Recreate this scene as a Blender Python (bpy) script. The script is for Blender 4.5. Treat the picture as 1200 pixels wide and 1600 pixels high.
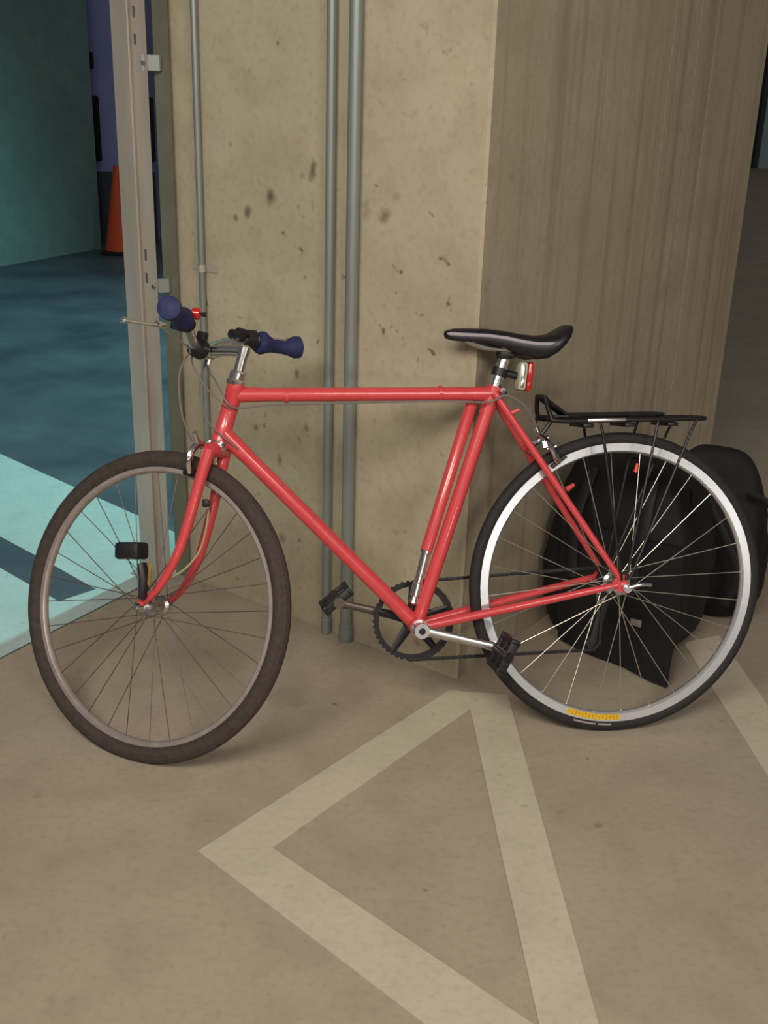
import bpy, bmesh, math, random
from mathutils import Vector, Matrix
import numpy as np
R = random.Random(7)
for o in list(bpy.data.objects): bpy.data.objects.remove(o)
scene = bpy.context.scene
col = scene.collection
V = Vector

# ------------------------------------------------------------ camera
CH, CP, CR, CF = 1.4009, 0.3766, 0.0300, 1750.8
fw = V((0, math.cos(CP), -math.sin(CP))); rt = V((1, 0, 0)); up = rt.cross(fw)
CRt = rt * math.cos(CR) + up * math.sin(CR)
CUp = -rt * math.sin(CR) + up * math.cos(CR)
CO = V((0, 0, CH))
cam_d = bpy.data.cameras.new('camera'); cam = bpy.data.objects.new('camera', cam_d); col.objects.link(cam)
M = Matrix.Identity(4)
for i in range(3):
    M[i][0] = CRt[i]; M[i][1] = CUp[i]; M[i][2] = -fw[i]; M[i][3] = CO[i]
cam.matrix_world = M
cam_d.sensor_fit = 'VERTICAL'; cam_d.sensor_height = 24.0; cam_d.lens = 24.0 * CF / 1600.0
cam_d.clip_start = 0.05; cam_d.clip_end = 200
scene.camera = cam
def ray(x, y): return fw + CRt * ((x - 600) / CF) - CUp * ((y - 800) / CF)
def hit(x, y, p0, n):
    d = ray(x, y); return CO + d * ((p0 - CO).dot(n) / d.dot(n))
def gnd(x, y, z=0.0): return hit(x, y, V((0, 0, z)), V((0, 0, 1)))

# ------------------------------------------------------------ world, lights, exposure
w = bpy.data.worlds.new('world'); scene.world = w; w.use_nodes = True
bg = w.node_tree.nodes['Background']; bg.inputs[0].default_value = (0.76, 0.74, 0.74, 1); bg.inputs[1].default_value = 0.15
def area(name, loc, target, sx, sy, power, color, spread=180):
    d = bpy.data.lights.new(name, 'AREA'); d.shape = 'RECTANGLE'; d.size = sx; d.size_y = sy
    d.energy = power; d.color = color; d.spread = math.radians(spread)
    o = bpy.data.objects.new(name, d); col.objects.link(o); o.location = loc
    o.rotation_euler = (V(target) - V(loc)).to_track_quat('-Z', 'Y').to_euler(); return o
def spot(name, loc, target, angle, blend, size, power, color):
    d = bpy.data.lights.new(name, 'SPOT'); d.spot_size = math.radians(angle); d.spot_blend = blend
    d.shadow_soft_size = size; d.energy = power; d.color = color
    o = bpy.data.objects.new(name, d); col.objects.link(o); o.location = loc
    o.rotation_euler = (V(target) - V(loc)).to_track_quat('-Z', 'Y').to_euler(); return o
area('ceiling_lamp_near', (-0.75, -0.35, 2.75), (0.15, 2.1, 0.2), 1.8, 0.9, 46, (1.0, 0.93, 0.82), 130)
area('ceiling_lamp_behind', (1.6, -1.6, 2.9), (0.6, 2.0, 0.2), 1.4, 0.6, 31, (1.0, 0.93, 0.84), 130)
spot('drive_lamp', (0.80, 5.60, 3.0), (-2.6, 4.6, -0.2), 108, 0.8, 0.08, 520, (0.42, 0.95, 0.94))
for k, (lx, lz) in enumerate(((-1.6, 1.75), (0.9, 1.5), (2.9, 1.9), (4.6, 1.6), (7.2, 1.8), (9.6, 1.5))):      # unseen lamps added behind the viewer for the wheel rims to reflect
    area('rim_reflection_lamp', (lx, -6.8, lz), (lx * .5, 2.0, 0.6), 1.3, 0.16, 13, (1.0, 0.95, 0.9), 160)
scene.view_settings.view_transform = 'Standard'; scene.view_settings.look = 'None'
scene.view_settings.exposure = -0.10; scene.view_settings.gamma = 1.0; scene.view_settings.use_curve_mapping = False

# ------------------------------------------------------------ materials
def srgb(r, g, b):
    f = lambda c: (c / 255 / 12.92) if c / 255 <= 0.04045 else ((c / 255 + 0.055) / 1.055) ** 2.4
    return (f(r), f(g), f(b), 1)
def mat(name, c, rough=0.5, metal=0.0, noise=0.0, scale=20, bump=0.0, coat=0.0, c2=None, stretch=(1, 1, 1), detail=4):
    m = bpy.data.materials.new(name); m.use_nodes = True; nt = m.node_tree; b = nt.nodes['Principled BSDF']
    b.inputs['Roughness'].default_value = rough; b.inputs['Metallic'].default_value = metal
    b.inputs['Coat Weight'].default_value = coat; b.inputs['Base Color'].default_value = c
    if noise or bump or c2:
        tc = nt.nodes.new('ShaderNodeTexCoord'); mp = nt.nodes.new('ShaderNodeMapping'); mp.inputs['Scale'].default_value = stretch
        nt.links.new(tc.outputs['Object'], mp.inputs[0])
        n = nt.nodes.new('ShaderNodeTexNoise'); n.inputs['Scale'].default_value = scale; n.inputs['Detail'].default_value = detail
        nt.links.new(mp.outputs[0], n.inputs['Vector'])
        rp = nt.nodes.new('ShaderNodeValToRGB'); rp.color_ramp.elements[0].position = 0.35; rp.color_ramp.elements[1].position = 0.65
        k = 1 - noise
        rp.color_ramp.elements[0].color = c2 if c2 else (c[0] * k, c[1] * k, c[2] * k, 1)
        rp.color_ramp.elements[1].color = c
        nt.links.new(n.outputs[0], rp.inputs[0]); nt.links.new(rp.outputs[0], b.inputs['Base Color'])
        if bump:
            bp = nt.nodes.new('ShaderNodeBump'); bp.inputs['Strength'].default_value = bump; bp.inputs['Distance'].default_value = 0.004
            nt.links.new(n.outputs[0], bp.inputs['Height']); nt.links.new(bp.outputs[0], b.inputs['Normal'])
    return m
def concrete(name, ca, cb, cc, stains_and_shade=(), streak=0.0, speck=0.0, rough=0.85):
    """world-anchored mottled concrete; stains = (centre, radius, z_stretch, strength)"""
    m = bpy.data.materials.new(name); m.use_nodes = True; nt = m.node_tree; N = nt.nodes.new; L = nt.links.new
    b = nt.nodes['Principled BSDF']; b.inputs['Roughness'].default_value = rough
    geo = N('ShaderNodeNewGeometry'); pos = geo.outputs['Position']
    def noise(scale, detail=5, st=(1, 1, 1)):
        mp = N('ShaderNodeMapping'); mp.inputs['Scale'].default_value = st; L(pos, mp.inputs[0])
        n = N('ShaderNodeTexNoise'); n.inputs['Scale'].default_value = scale; n.inputs['Detail'].default_value = detail
        L(mp.outputs[0], n.inputs['Vector']); return n.outputs[0]
    def rng(v, a, c, lo=0.0, hi=1.0):
        r = N('ShaderNodeMapRange'); L(v, r.inputs[0]); r.inputs[1].default_value = a; r.inputs[2].default_value = c
        r.inputs[3].default_value = lo; r.inputs[4].default_value = hi; return r.outputs[0]
    def mix(f, x, y):
        q = N('ShaderNodeMix'); q.data_type = 'RGBA'
        if isinstance(f, float): q.inputs[0].default_value = f
        else: L(f, q.inputs[0])
        for s, i in ((x, 6), (y, 7)):
            if isinstance(s, tuple): q.inputs[i].default_value = s
            else: L(s, q.inputs[i])
        return q.outputs[2]
    c = mix(rng(noise(2.2), 0.35, 0.65), ca, cb)
    c = mix(rng(noise(9, 6), 0.45, 0.75, 0, 0.6), c, cc)
    c = mix(rng(noise(60, 3), 0.5, 0.8, 0, 0.35), c, (cc[0] * .75, cc[1] * .75, cc[2] * .75, 1))
    if streak:
        c = mix(rng(noise(26, 3, (1, 1, 0.03)), 0.5, 0.7, 0, streak), c, (ca[0] * .6, ca[1] * .58, ca[2] * .52, 1))
    if speck:
        sp = rng(noise(28, 2), 0.68, 0.76, 0, 1); big = rng(noise(1.4, 2), 0.42, 0.6, 0, speck)
        mm = N('ShaderNodeMath'); mm.operation = 'MULTIPLY'; L(sp, mm.inputs[0]); L(big, mm.inputs[1])
        c = mix(mm.outputs[0], c, (cc[0] * .4, cc[1] * .38, cc[2] * .3, 1))
    wob = N('ShaderNodeTexNoise'); wob.inputs['Scale'].default_value = 22; wob.inputs['Detail'].default_value = 4; L(pos, wob.inputs['Vector'])
    for (p, r, zs, k, sc) in stains_and_shade:
        mp = N('ShaderNodeMapping'); mp.vector_type = 'POINT'; mp.inputs['Location'].default_value = (-p[0], -p[1], -p[2] / zs); mp.inputs['Scale'].default_value = (1, 1, 1 / zs)
        L(pos, mp.inputs[0]); ln = N('ShaderNodeVectorMath'); ln.operation = 'LENGTH'; L(mp.outputs[0], ln.inputs[0])
        ad = N('ShaderNodeMath'); ad.operation = 'MULTIPLY_ADD'; L(wob.outputs[0], ad.inputs[0]); ad.inputs[1].default_value = r * 3.2; L(ln.outputs['Value'], ad.inputs[2])
        c = mix(rng(ad.outputs[0], r * 1.6, r * 2.9, k, 0), c, sc)
    L(c, b.inputs['Base Color'])
    bp = N('ShaderNodeBump'); bp.inputs['Strength'].default_value = 0.25; bp.inputs['Distance'].default_value = 0.004
    L(noise(45, 6), bp.inputs['Height']); L(bp.outputs[0], b.inputs['Normal'])
    return m
def text_free(): pass

red = mat('red_paint', srgb(208, 68, 72), 0.32, coat=0.5, noise=0.06, scale=30)
chrome = mat('polished_metal', (0.78, 0.77, 0.75, 1), 0.18, 1.0)
satin = mat('satin_metal', (0.62, 0.61, 0.60, 1), 0.34, 1.0, noise=0.12, scale=60)
rimm = mat('machined_rim', (0.88, 0.89, 0.92, 1), 0.24, 0.75, noise=0.05, scale=50)
rimdark = mat('dull_rim', srgb(186, 172, 166), 0.45, 0.6, noise=0.15, scale=50)
rubber = mat('black_rubber', srgb(34, 31, 32), 0.75, noise=0.25, scale=120, bump=0.3)
rubber_brown = mat('dusty_rubber', srgb(66, 56, 50), 0.85, noise=0.3, scale=90, bump=0.3)
blackp = mat('black_plastic', srgb(26, 24, 28), 0.5, noise=0.2, scale=60)
blackm = mat('black_enamel', srgb(30, 27, 30), 0.4, 0.2, noise=0.15, scale=60)
spk = mat('spoke_steel', (0.60, 0.56, 0.50, 1), 0.35, 0.9, noise=0.05)
spkd = mat('dull_spoke_steel', srgb(105, 88, 88), 0.5, 0.5, noise=0.1)
bluef = mat('blue_foam', srgb(36, 40, 88), 0.7, noise=0.3, scale=80, bump=0.4)
cablem = mat('grey_cable_housing', srgb(120, 112, 108), 0.5, noise=0.1)
cabley = mat('yellow_grey_wire', srgb(160, 150, 110), 0.5, noise=0.1)
leather = mat('black_saddle_cover', srgb(24, 21, 28), 0.38, noise=0.2, scale=70, bump=0.15)
greym = mat('grey_piping', srgb(160, 154, 162), 0.6, noise=0.05)
redlens = mat('red_lens', srgb(190, 30, 22), 0.2, coat=0.6, noise=0.1)
orange = mat('orange_plastic', srgb(225, 84, 42), 0.5, noise=0.08)
clearm = mat('pale_clear_plastic', srgb(190, 190, 165), 0.25, noise=0.1)
yellow = mat('yellow_decal', srgb(226, 186, 30), 0.5, noise=0.15, scale=200)
yelldk = mat('orange_print', srgb(200, 130, 20), 0.5, noise=0.1)
palelab = mat('pale_print', srgb(170, 160, 160), 0.6, noise=0.2, scale=200)
amber = mat('amber_reflector', srgb(150, 125, 60), 0.3, noise=0.3, scale=90)
galv = mat('galvanised_steel', srgb(192, 184, 172), 0.42, 0.35, noise=0.14, scale=14, stretch=(1, 1, 0.15))
galvb = mat('conduit_steel', srgb(150, 156, 152), 0.42, 0.5, noise=0.14, scale=10, stretch=(1, 1, 0.3))
bagm = mat('black_nylon', srgb(11, 10, 12), 0.8, noise=0.4, scale=35, bump=0.4)
bagt = mat('black_webbing', srgb(22, 20, 24), 0.7, noise=0.3, scale=200, bump=0.3)
bluepaint = mat('blue_column_paint', srgb(150, 155, 215), 0.5, noise=0.12, scale=3)
guardm = mat('black_guard_rubber', srgb(22, 22, 26), 0.8, noise=0.2, scale=8)
WORN = srgb(172, 160, 138)

# ------------------------------------------------------------ mesh helpers
class MB:
    def __init__(s): s.v = []; s.f = []
    def add(s, vs, fs):
        b = len(s.v); s.v += [V(p) for p in vs]; s.f += [tuple(i + b for i in f) for f in fs]; return s
    def box(s, a, b, bev=0.0, M=None):
        x0, y0, z0 = a; x1, y1, z1 = b
        if bev:
            bm = bmesh.new(); bmesh.ops.create_cube(bm, size=1)
            for q in bm.verts: q.co = V(((x0 + x1) / 2 + q.co.x * (x1 - x0), (y0 + y1) / 2 + q.co.y * (y1 - y0), (z0 + z1) / 2 + q.co.z * (z1 - z0)))
            bmesh.ops.bevel(bm, geom=bm.edges[:], offset=bev, segments=2, affect='EDGES', profile=0.5)
            bm.verts.ensure_lookup_table(); vs = [q.co.copy() for q in bm.verts]; fs = [[q.index for q in f.verts] for f in bm.faces]; bm.free()
        else:
            vs = [V(p) for p in ((x0, y0, z0), (x1, y0, z0), (x1, y1, z0), (x0, y1, z0), (x0, y0, z1), (x1, y0, z1), (x1, y1, z1), (x0, y1, z1))]
            fs = [(0, 3, 2, 1), (4, 5, 6, 7), (0, 1, 5, 4), (1, 2, 6, 5), (2, 3, 7, 6), (3, 0, 4, 7)]
        if M is not None: vs = [M @ p for p in vs]
        return s.add(vs, fs)
    def tube(s, pts, r, n=12, cap=True, flat=None, closed=False):
        pts = [V(p) for p in pts]; m = len(pts)
        rs = r if isinstance(r, (list, tuple)) else [r] * m
        t0 = (pts[1] - pts[0]).normalized(); ref = V((0, 1, 0)) if abs(t0.y) < 0.9 else V((0, 0, 1))
        nrm = (ref - t0 * ref.dot(t0)).normalized(); vs = []; 
        for i, p in enumerate(pts):
            if closed: t = (pts[(i + 1) % m] - pts[i - 1]).normalized()
            else: t = (pts[min(i + 1, m - 1)] - pts[max(i - 1, 0)]).normalized()
            nrm = (nrm - t * nrm.dot(t)); nrm = nrm.normalized() if nrm.length > 1e-6 else t.orthogonal().normalized()
            bn = t.cross(nrm)
            fx, fy = (1, 1) if flat is None else flat
            for k in range(n):
                a = 2 * math.pi * k / n; vs.append(p + nrm * (math.cos(a) * rs[i] * fx) + bn * (math.sin(a) * rs[i] * fy))
        fs = []
        for i in range(m if closed else m - 1):
            j = (i + 1) % m
            for k in range(n): fs.append((i * n + k, i * n + (k + 1) % n, j * n + (k + 1) % n, j * n + k))
        if cap and not closed:
            fs.append(tuple(range(n))[::-1]); fs.append(tuple(range((m - 1) * n, m * n)))
        return s.add(vs, fs)
    def lathe(s, prof, n=96, closed=True, a0=0.0, a1=2 * math.pi, c=(0, 0, 0), cap=False):
        """profile of (radius, y) turned about the local y axis"""
        full = abs(a1 - a0 - 2 * math.pi) < 1e-6; m = n if full else n + 1; k = len(prof); vs = []; c = V(c)
        for i in range(m):
            a = a0 + (a1 - a0) * i / n
            for (r, y) in prof: vs.append(c + V((r * math.cos(a), y, r * math.sin(a))))
        fs = []
        for i in range(n):
            j = (i + 1) % m
            for q in range(k if closed else k - 1):
                fs.append((i * k + q, j * k + q, j * k + (q + 1) % k, i * k + (q + 1) % k))
        if cap and full:
            fs.append(tuple(i * k for i in range(m))); fs.append(tuple(i * k + k - 1 for i in range(m))[::-1])
        if not full and closed:
            fs.append(tuple(range(k))); fs.append(tuple(range((m - 1) * k, m * k))[::-1])
        return s.add(vs, fs)
    def prism(s, poly, h, axis, off=(0, 0, 0)):
        """poly = list of points, extruded by vector h"""
        poly = [V(p) + V(off) for p in poly]; h = V(axis) * h; n = len(poly)
        return s.add(poly + [p + h for p in poly], [tuple(range(n))[::-1], tuple(range(n, 2 * n))] + [(i, (i + 1) % n, (i + 1) % n + n, i + n) for i in range(n)])
    def build(s, name, m, parent=None, Mx=None, smooth=True, angle=40):
        me = bpy.data.meshes.new(name); me.from_pydata([tuple(p) for p in s.v], [], s.f); me.update()
        bm = bmesh.new(); bm.from_mesh(me); bmesh.ops.recalc_face_normals(bm, faces=bm.faces[:]); bm.to_mesh(me); bm.free()
        if smooth:
            me.polygons.foreach_set('use_smooth', [True] * len(me.polygons))
            try: me.set_sharp_from_angle(angle=math.radians(angle))
            except Exception: pass
        me.materials.append(m)
        o = bpy.data.objects.new(name, me); col.objects.link(o)
        if parent is not None: o.parent = parent
        if Mx is not None: o.matrix_local = Mx
        return o
def empty(name, Mx):
    o = bpy.data.objects.new(name, None); col.objects.link(o); o.matrix_world = Mx; o.empty_display_size = 0.1; return o
def tag(o, label=None, cat=None, group=None, kind=None):
    if label: o['label'] = label
    if cat: o['category'] = cat
    if group: o['group'] = group
    if kind: o['kind'] = kind
    return o
def spline(pts, n=8):
    pts = [V(p) for p in pts]; out = []
    P = [pts[0] * 2 - pts[1]] + pts + [pts[-1] * 2 - pts[-2]]
    for i in range(1, len(P) - 2):
        a, b, c, d = P[i - 1:i + 3]
        for k in range(n):
            t = k / n; out.append(0.5 * ((2 * b) + (c - a) * t + (2 * a - 5 * b + 4 * c - d) * t * t + (3 * b - a - 3 * c + d) * t ** 3))
    out.append(pts[-1]); return out
def frameM(x, y, z, o):
    M = Matrix.Identity(4)
    for i in range(3): M[i][0] = x[i]; M[i][1] = y[i]; M[i][2] = z[i]; M[i][3] = o[i]
    return M
def alignM(p, q, yhint=(0, 1, 0)):
    """matrix at p whose z axis runs to q"""
    z = (V(q) - V(p)).normalized(); y = V(yhint); y = (y - z * y.dot(z)).normalized(); x = y.cross(z)
    return frameM(x, y, z, V(p))

# ------------------------------------------------------------ structure: pillar wall, floors, far walls
ARR = V((0.192, 2.430, 0)); LD = V((-0.808, 0.589, 0)).normalized(); RD = V((0.589, 0.808, 0)).normalized()
NL = -RD; NR = -LD                      # outward normals of the left and the right face
def onL(x, y, off=0.0): return hit(x, y, ARR + NL * off, NL)
def onR(x, y, off=0.0): return hit(x, y, ARR + NR * off, NR)
SL, SR, HT = 0.965, 1.585, 3.0
def sc(x, y): return onL(x, y)
grn = srgb(92, 84, 48); brn = srgb(92, 74, 50)
st = [(sc(422, 305), 0.016, 1.3, 0.9, brn), (sc(388, 332), 0.011, 1.2, 0.8, brn), (sc(368, 340), 0.007, 1, 0.7, brn),
      (sc(489, 268), 0.012, 2.2, 0.9, brn), (sc(489, 320), 0.008, 3.5, 0.4, grn), (sc(600, 338), 0.016, 1.0, 0.7, brn), (sc(618, 305), 0.012, 1.3, 0.45, brn),
      (sc(572, 320), 0.014, 2.0, 0.6, brn), (sc(400, 515), 0.035, 0.8, 0.45, grn), (sc(465, 583), 0.010, 1.2, 0.8, brn), (sc(477, 434), 0.006, 1.2, 0.8, brn),
      (sc(400, 668), 0.008, 1.2, 0.7, brn), (sc(478, 668), 0.009, 1.1, 0.8, brn), (sc(440, 840), 0.010, 1.2, 0.7, brn), (sc(468, 845), 0.006, 1, 0.8, brn),
      (sc(437, 720), 0.009, 1.8, 0.6, brn), (sc(443, 364), 0.005, 1, 0.8, brn), (sc(434, 68), 0.005, 1, 0.8, brn), (sc(360, 225), 0.006, 1, 0.6, brn), (sc(390, 110), 0.007, 1, 0.6, brn), (sc(640, 650), 0.05, 0.8, 0.25, brn)]  # last patch is soft shadow under the top tube, painted into the concrete
wallm = concrete('pillar_concrete', srgb(182, 171, 146), srgb(168, 158, 134), srgb(156, 144, 118), st, streak=0.0, speck=0.9)
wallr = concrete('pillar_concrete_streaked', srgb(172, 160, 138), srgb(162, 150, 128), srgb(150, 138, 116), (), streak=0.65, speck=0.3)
floorm = concrete('garage_floor_concrete', srgb(168, 155, 136), srgb(158, 146, 128), srgb(148, 135, 117),
    ((gnd(450, 1090), 0.05, 1, 0.25, brn), (gnd(935, 1290), 0.010, 1, 0.5, brn), (gnd(918, 1185), 0.006, 1, 0.7, brn), (gnd(665, 1392), 0.006, 1, 0.7, brn), (gnd(523, 1100), 0.006, 1, 0.7, brn)), speck=0.35)
mb = MB(); P0 = ARR; PL = ARR + LD * SL; PR = ARR + RD * SR; 
ch = 0.006
ring = [P0 + LD * ch, P0 + RD * ch, PR, PL + RD * SR, PL]
# faces kept as a prism; the right-hand face carries the streaked concrete
n = len(ring); vs = []
zs = [0, 3.0]
for z in zs: vs += [V((p.x, p.y, z)) for p in ring]
fs = [(i, (i + 1) % n, (i + 1) % n + n, i + n) for i in range(n)] + [tuple(range(n))[::-1], tuple(range(n, 2 * n))]
pil = MB().add(vs, fs).build('wall_back', wallm, smooth=False)
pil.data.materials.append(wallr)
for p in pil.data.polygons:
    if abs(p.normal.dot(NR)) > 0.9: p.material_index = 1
tag(pil, 'tall stained beige concrete pillar wall whose corner the red bicycle leans on', kind='structure')
# vertical board-mark ridges on the right face
for k, (px, wd) in enumerate(((1052, .03), (1092, .022), (1118, .03))):
    q = onR(px, 60); s0 = (q - ARR).dot(RD)
    a = ARR + RD * s0; b = a + RD * wd
    r = MB().prism([a, b, b + NR * .0006, a + NR * .0006], 3.0, (0, 0, 1)).build('board_mark', wallr, pil, smooth=False)
# near floor
fl = MB().add([(-6, -7, 0), (14, -7, 0), (14, 22, 0), (-6, 22, 0)], [(0, 1, 2, 3)]).build('floor', floorm, smooth=False)
tag(fl, 'tan concrete garage floor under the bicycle', kind='structure')
# drive surface beyond the post
drv = concrete('dark_drive_surface', srgb(92, 104, 112), srgb(62, 72, 84), srgb(76, 92, 100), (), speck=0.3, rough=0.55)
K0 = gnd(212, 922); K1 = gnd(0, 1030); kd = (K1 - K0).normalized()
Ka = K0 + kd * 6.0; Kb = K0 - kd * 0.45
poly = [Kb, Ka, V((-14, Ka.y, 0)), V((-14, 22, 0)), V((0.1, 22, 0)), V((0.1, Kb.y + .6, 0))]
dr = MB().prism([V((p.x, p.y, 0.0002)) for p in poly], 0.0015, (0, 0, 1)).build('floor_drive', drv, smooth=False)
tag(dr, 'dark blue-green drive surface beyond the steel post', kind='structure')
# far teal wall
tealm = concrete('teal_wall_paint', srgb(124, 156, 150), srgb(112, 144, 140), srgb(104, 134, 132), (), speck=0.0)
W0 = gnd(0, 417); W1 = gnd(156, 389); wd_ = (W1 - W0).normalized(); wn = V((wd_.y, -wd_.x, 0))
A_ = W0 - wd_ * 3.5; B_ = W1 + wd_ * 0.02
MBx = MB().prism([A_, B_, B_ - wn * .3, A_ - wn * .3], 3.0, (0, 0, 1)).build('wall_left', tealm, smooth=False)
tag(MBx, 'dark teal far wall at the left', kind='structure')
farm = concrete('far_wall_paint', srgb(80, 72, 72), srgb(72, 66, 68), srgb(70, 60, 62), ())
t = MB().box((-14, 20, 0), (16, 20.3, 3.0)).build('wall_far', farm, smooth=False); tag(t, 'unlit far wall of the garage', kind='structure')
t = MB().box((-6, -7.3, 0), (14, -7.0, 3.0)).build('wall_front', floorm, smooth=False); tag(t, 'concrete garage wall behind the viewer', kind='structure')
t = MB().box((11, 3, 0), (11.3, 20, 3.0)).build('wall_right', farm, smooth=False); tag(t, 'unlit side wall of the garage', kind='structure')

# ------------------------------------------------------------ painted floor lines
def paint_mat(name, c, under, lo, hi):
    m = concrete(name, c, tuple(x * .93 for x in c[:3]) + (1,), tuple(x * .8 for x in c[:3]) + (1,), (), speck=0.5); return m
pm = paint_mat('worn_cream_paint', srgb(194, 184, 162), None, 0, 0)
pa = paint_mat('cyan_lit_pale_paint', srgb(186, 208, 204), None, 0, 0)  # tint of the cyan lamplight put into the pale paint colour
def stripe(pts, z, m, label, group=None):
    o = MB().prism([V((p[0], p[1], z)) for p in pts], 0.0012, (0, 0, 1)).build('painted_line', m, smooth=False)
    return tag(o, label, 'floor marking', group)
g = lambda x, y: tuple(gnd(x, y))[:2]
def ext(p, q, t): return (p[0] + (q[0] - p[0]) * t, p[1] + (q[1] - p[1]) * t)
stripe([g(310, 1330), g(426, 1325), g(735, 1108), (0.262, 2.362), g(702, 1079)], 0.0003, pm, 'cream painted line running from the left point of the triangle up to the pillar corner')
a, b = g(426, 1325), g(832, 1600); c, d = g(310, 1330), g(663, 1600)
stripe([g(310, 1330.5), g(426, 1325.5), ext(a, b, 1.25), ext(c, d, 1.5)], 0.0003, pm, 'cream painted line slanting down from the left point of the triangle to the bottom edge')
a, b = g(733, 1107), g(842, 1600); c, d = g(793, 1086), g(935, 1600)
stripe([(0.236, 2.368), ext(c, d, 0.0), ext(c, d, .5), ext(c, d, 1.25), ext(a, b, 1.25), ext(a, b, .5), g(734, 1106)], 0.0011, pm, 'cream painted line running straight from the pillar corner toward the viewer')
a, b = g(1068, 1005), g(1200, 1214); e = ext(a, b, 2.6)
stripe([a, e, (e[0] + .107, e[1]), (a[0] + .107, a[1] + .05)], 0.0003, pm, 'cream painted line at the right edge passing behind the rear wheel')
# pale hatch on the drive
sd = (V(g(200, 800)).to_3d() - V(g(0, 710)).to_3d()).normalized()
def line_x(p, dv, q, dw):
    den = dv.x * dw.y - dv.y * dw.x; t_ = ((q.x - p.x) * dw.y - (q.y - p.y) * dw.x) / den; return p + dv * t_
e0 = K0 + V((-.02, .01, 0)); pA = gnd(0, 710); pB = gnd(78, 881); pC = gnd(41, 912); tip = gnd(150, 922)
i1 = line_x(pA, sd, e0, kd); i2 = line_x(pB, sd, e0, kd)
Kq = K0 + V((-.004, 0, 0)); far_ = i1 if (i1 - K0).dot(kd) > -0.4 else K0 - kd * 0.4
stripe([pA - sd * 2.0, pA, far_, Kq, K0 + kd * 1.6 + V((-.004, 0, 0)), K0 + kd * 1.6 - sd * 2.0, pC - sd * 2.0, pC, gnd(92, 941), tip, pB, pB - sd * 2.0], 0.0018, pa,
       'pale hatch with cyan lamplight in its paint and a dark gap, on the drive behind the front wheel')

# ------------------------------------------------------------ conduits on the left face
def conduit(px, py0, rad, z0, label, strap_z=(), coupl_z=(), topz=3.0, off=None):
    off = off or rad + 0.006
    q = onL(px, py0, off); s = (q - ARR).dot(LD); base = ARR + LD * s + NL * off
    r = empty('conduit_pipe', Matrix.Translation(base + V((0, 0, z0))))
    tag(r, label, 'pipe', None)
    MB().tube([(0, 0, 0), (0, 0, topz - z0)], rad, 16).build('pipe', galvb, r)
    for z in coupl_z:
        MB().tube([(0, 0, z - z0 - .022), (0, 0, z - z0 - .02), (0, 0, z - z0 + .02), (0, 0, z - z0 + .022)], [rad, rad * 1.2, rad * 1.2, rad], 16).build('coupling', galvb, r)
    for z in strap_z:
        m = MB(); zz = z - z0
        m.tube([V((0, 0, zz - .009)), V((0, 0, zz + .009))], rad * 1.18, 16)
        m.prism([LD * -.045 + NL * (-off + .0005), LD * .045 + NL * (-off + .0005), LD * .045 + NL * (-off + .003), LD * -.045 + NL * (-off + .003)], .018, (0, 0, 1), (0, 0, zz - .009))
        m.build('strap', galv, r, smooth=False)
    return r
c1 = conduit(302, 3, 0.0085, 0.40, 'thin grey metal conduit nearest the slotted post, ending above the floor', strap_z=(0.91, 1.9), coupl_z=(0.415,))
c2 = conduit(519, 3, 0.0115, 0.0, 'middle grey metal conduit, left one of the close pair reaching the floor', coupl_z=(0.025,))
c3 = conduit(557, 3, 0.0150, 0.0, 'thicker grey metal conduit, right one of the close pair reaching the floor', coupl_z=(0.03,))

# ------------------------------------------------------------ slotted steel post with wall angle
def L3(s, off, z): p = ARR + LD * s + NL * off; return V((p.x, p.y, z))
def svals(px, off, y=3): return (onL(px, y, off) - ARR).dot(LD)
base = L3(1.14, 0.0, 0)
post = empty('slotted_post', Matrix.Translation(base))
tag(post, 'tall galvanised slotted steel channel post at the left end of the pillar wall', 'post')
def sub(p): return p - base
sA, sB, sC = svals(171, .075), svals(201, .075), svals(224, .062)
m = MB()
for (s0, o0), (s1, o1) in (((sA, .0), (sA, .075)), ((sA, .075), (sB + .004, .078)), ((sB + .004, .078), (svals(202, .062), .062))):
    p, q = L3(s0, o0, 0), L3(s1, o1, 0); dd = (q - p).normalized(); nn = V((dd.y, -dd.x, 0)) * .0025
    m.prism([sub(p), sub(q), sub(q - nn), sub(p - nn)], 3.0, (0, 0, 1))
m.build('channel', galv, post, smooth=False)
# web with real slots
offw = .062; slw = .0055; cs = svals(208, offw, 20)
slots = []
for (y0, y1, xx) in ((9, 27, 208), (53, 70, 211), (388, 406, 219), (425, 442, 222)):
    slots.append((onL(xx, y1, offw).z, onL(xx, y0, offw).z))
slots.sort(); m = MB()
def web(s0, s1, z0, z1): 
    a, b = L3(s0, offw, z0), L3(s1, offw, z0); a2, b2 = L3(s0, offw - .003, z0), L3(s1, offw - .003, z0)
    m.prism([sub(a), sub(b), sub(b2), sub(a2)], z1 - z0, (0, 0, 1))
web(svals(201, .062), cs + slw, 0, 3.0); web(cs - slw, sC, 0, 3.0); z = 0
for a, b in slots: web(cs + slw, cs - slw, z, a); z = b
web(cs + slw, cs - slw, z, 3.0)
m.build('slotted_web', galv, post, smooth=False)
sD, sE = svals(236, .02), svals(259, .02)
m = MB(); m.prism([sub(L3(sD, .02, 0)), sub(L3(sE, .02, 0)), sub(L3(sE, .016, 0)), sub(L3(sD, .016, 0))], 3.0, (0, 0, 1))
m.build('wall_angle', mat('dull_grey_steel', srgb(128, 124, 108), .5, .3, noise=.15, scale=12), post, smooth=False)
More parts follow.
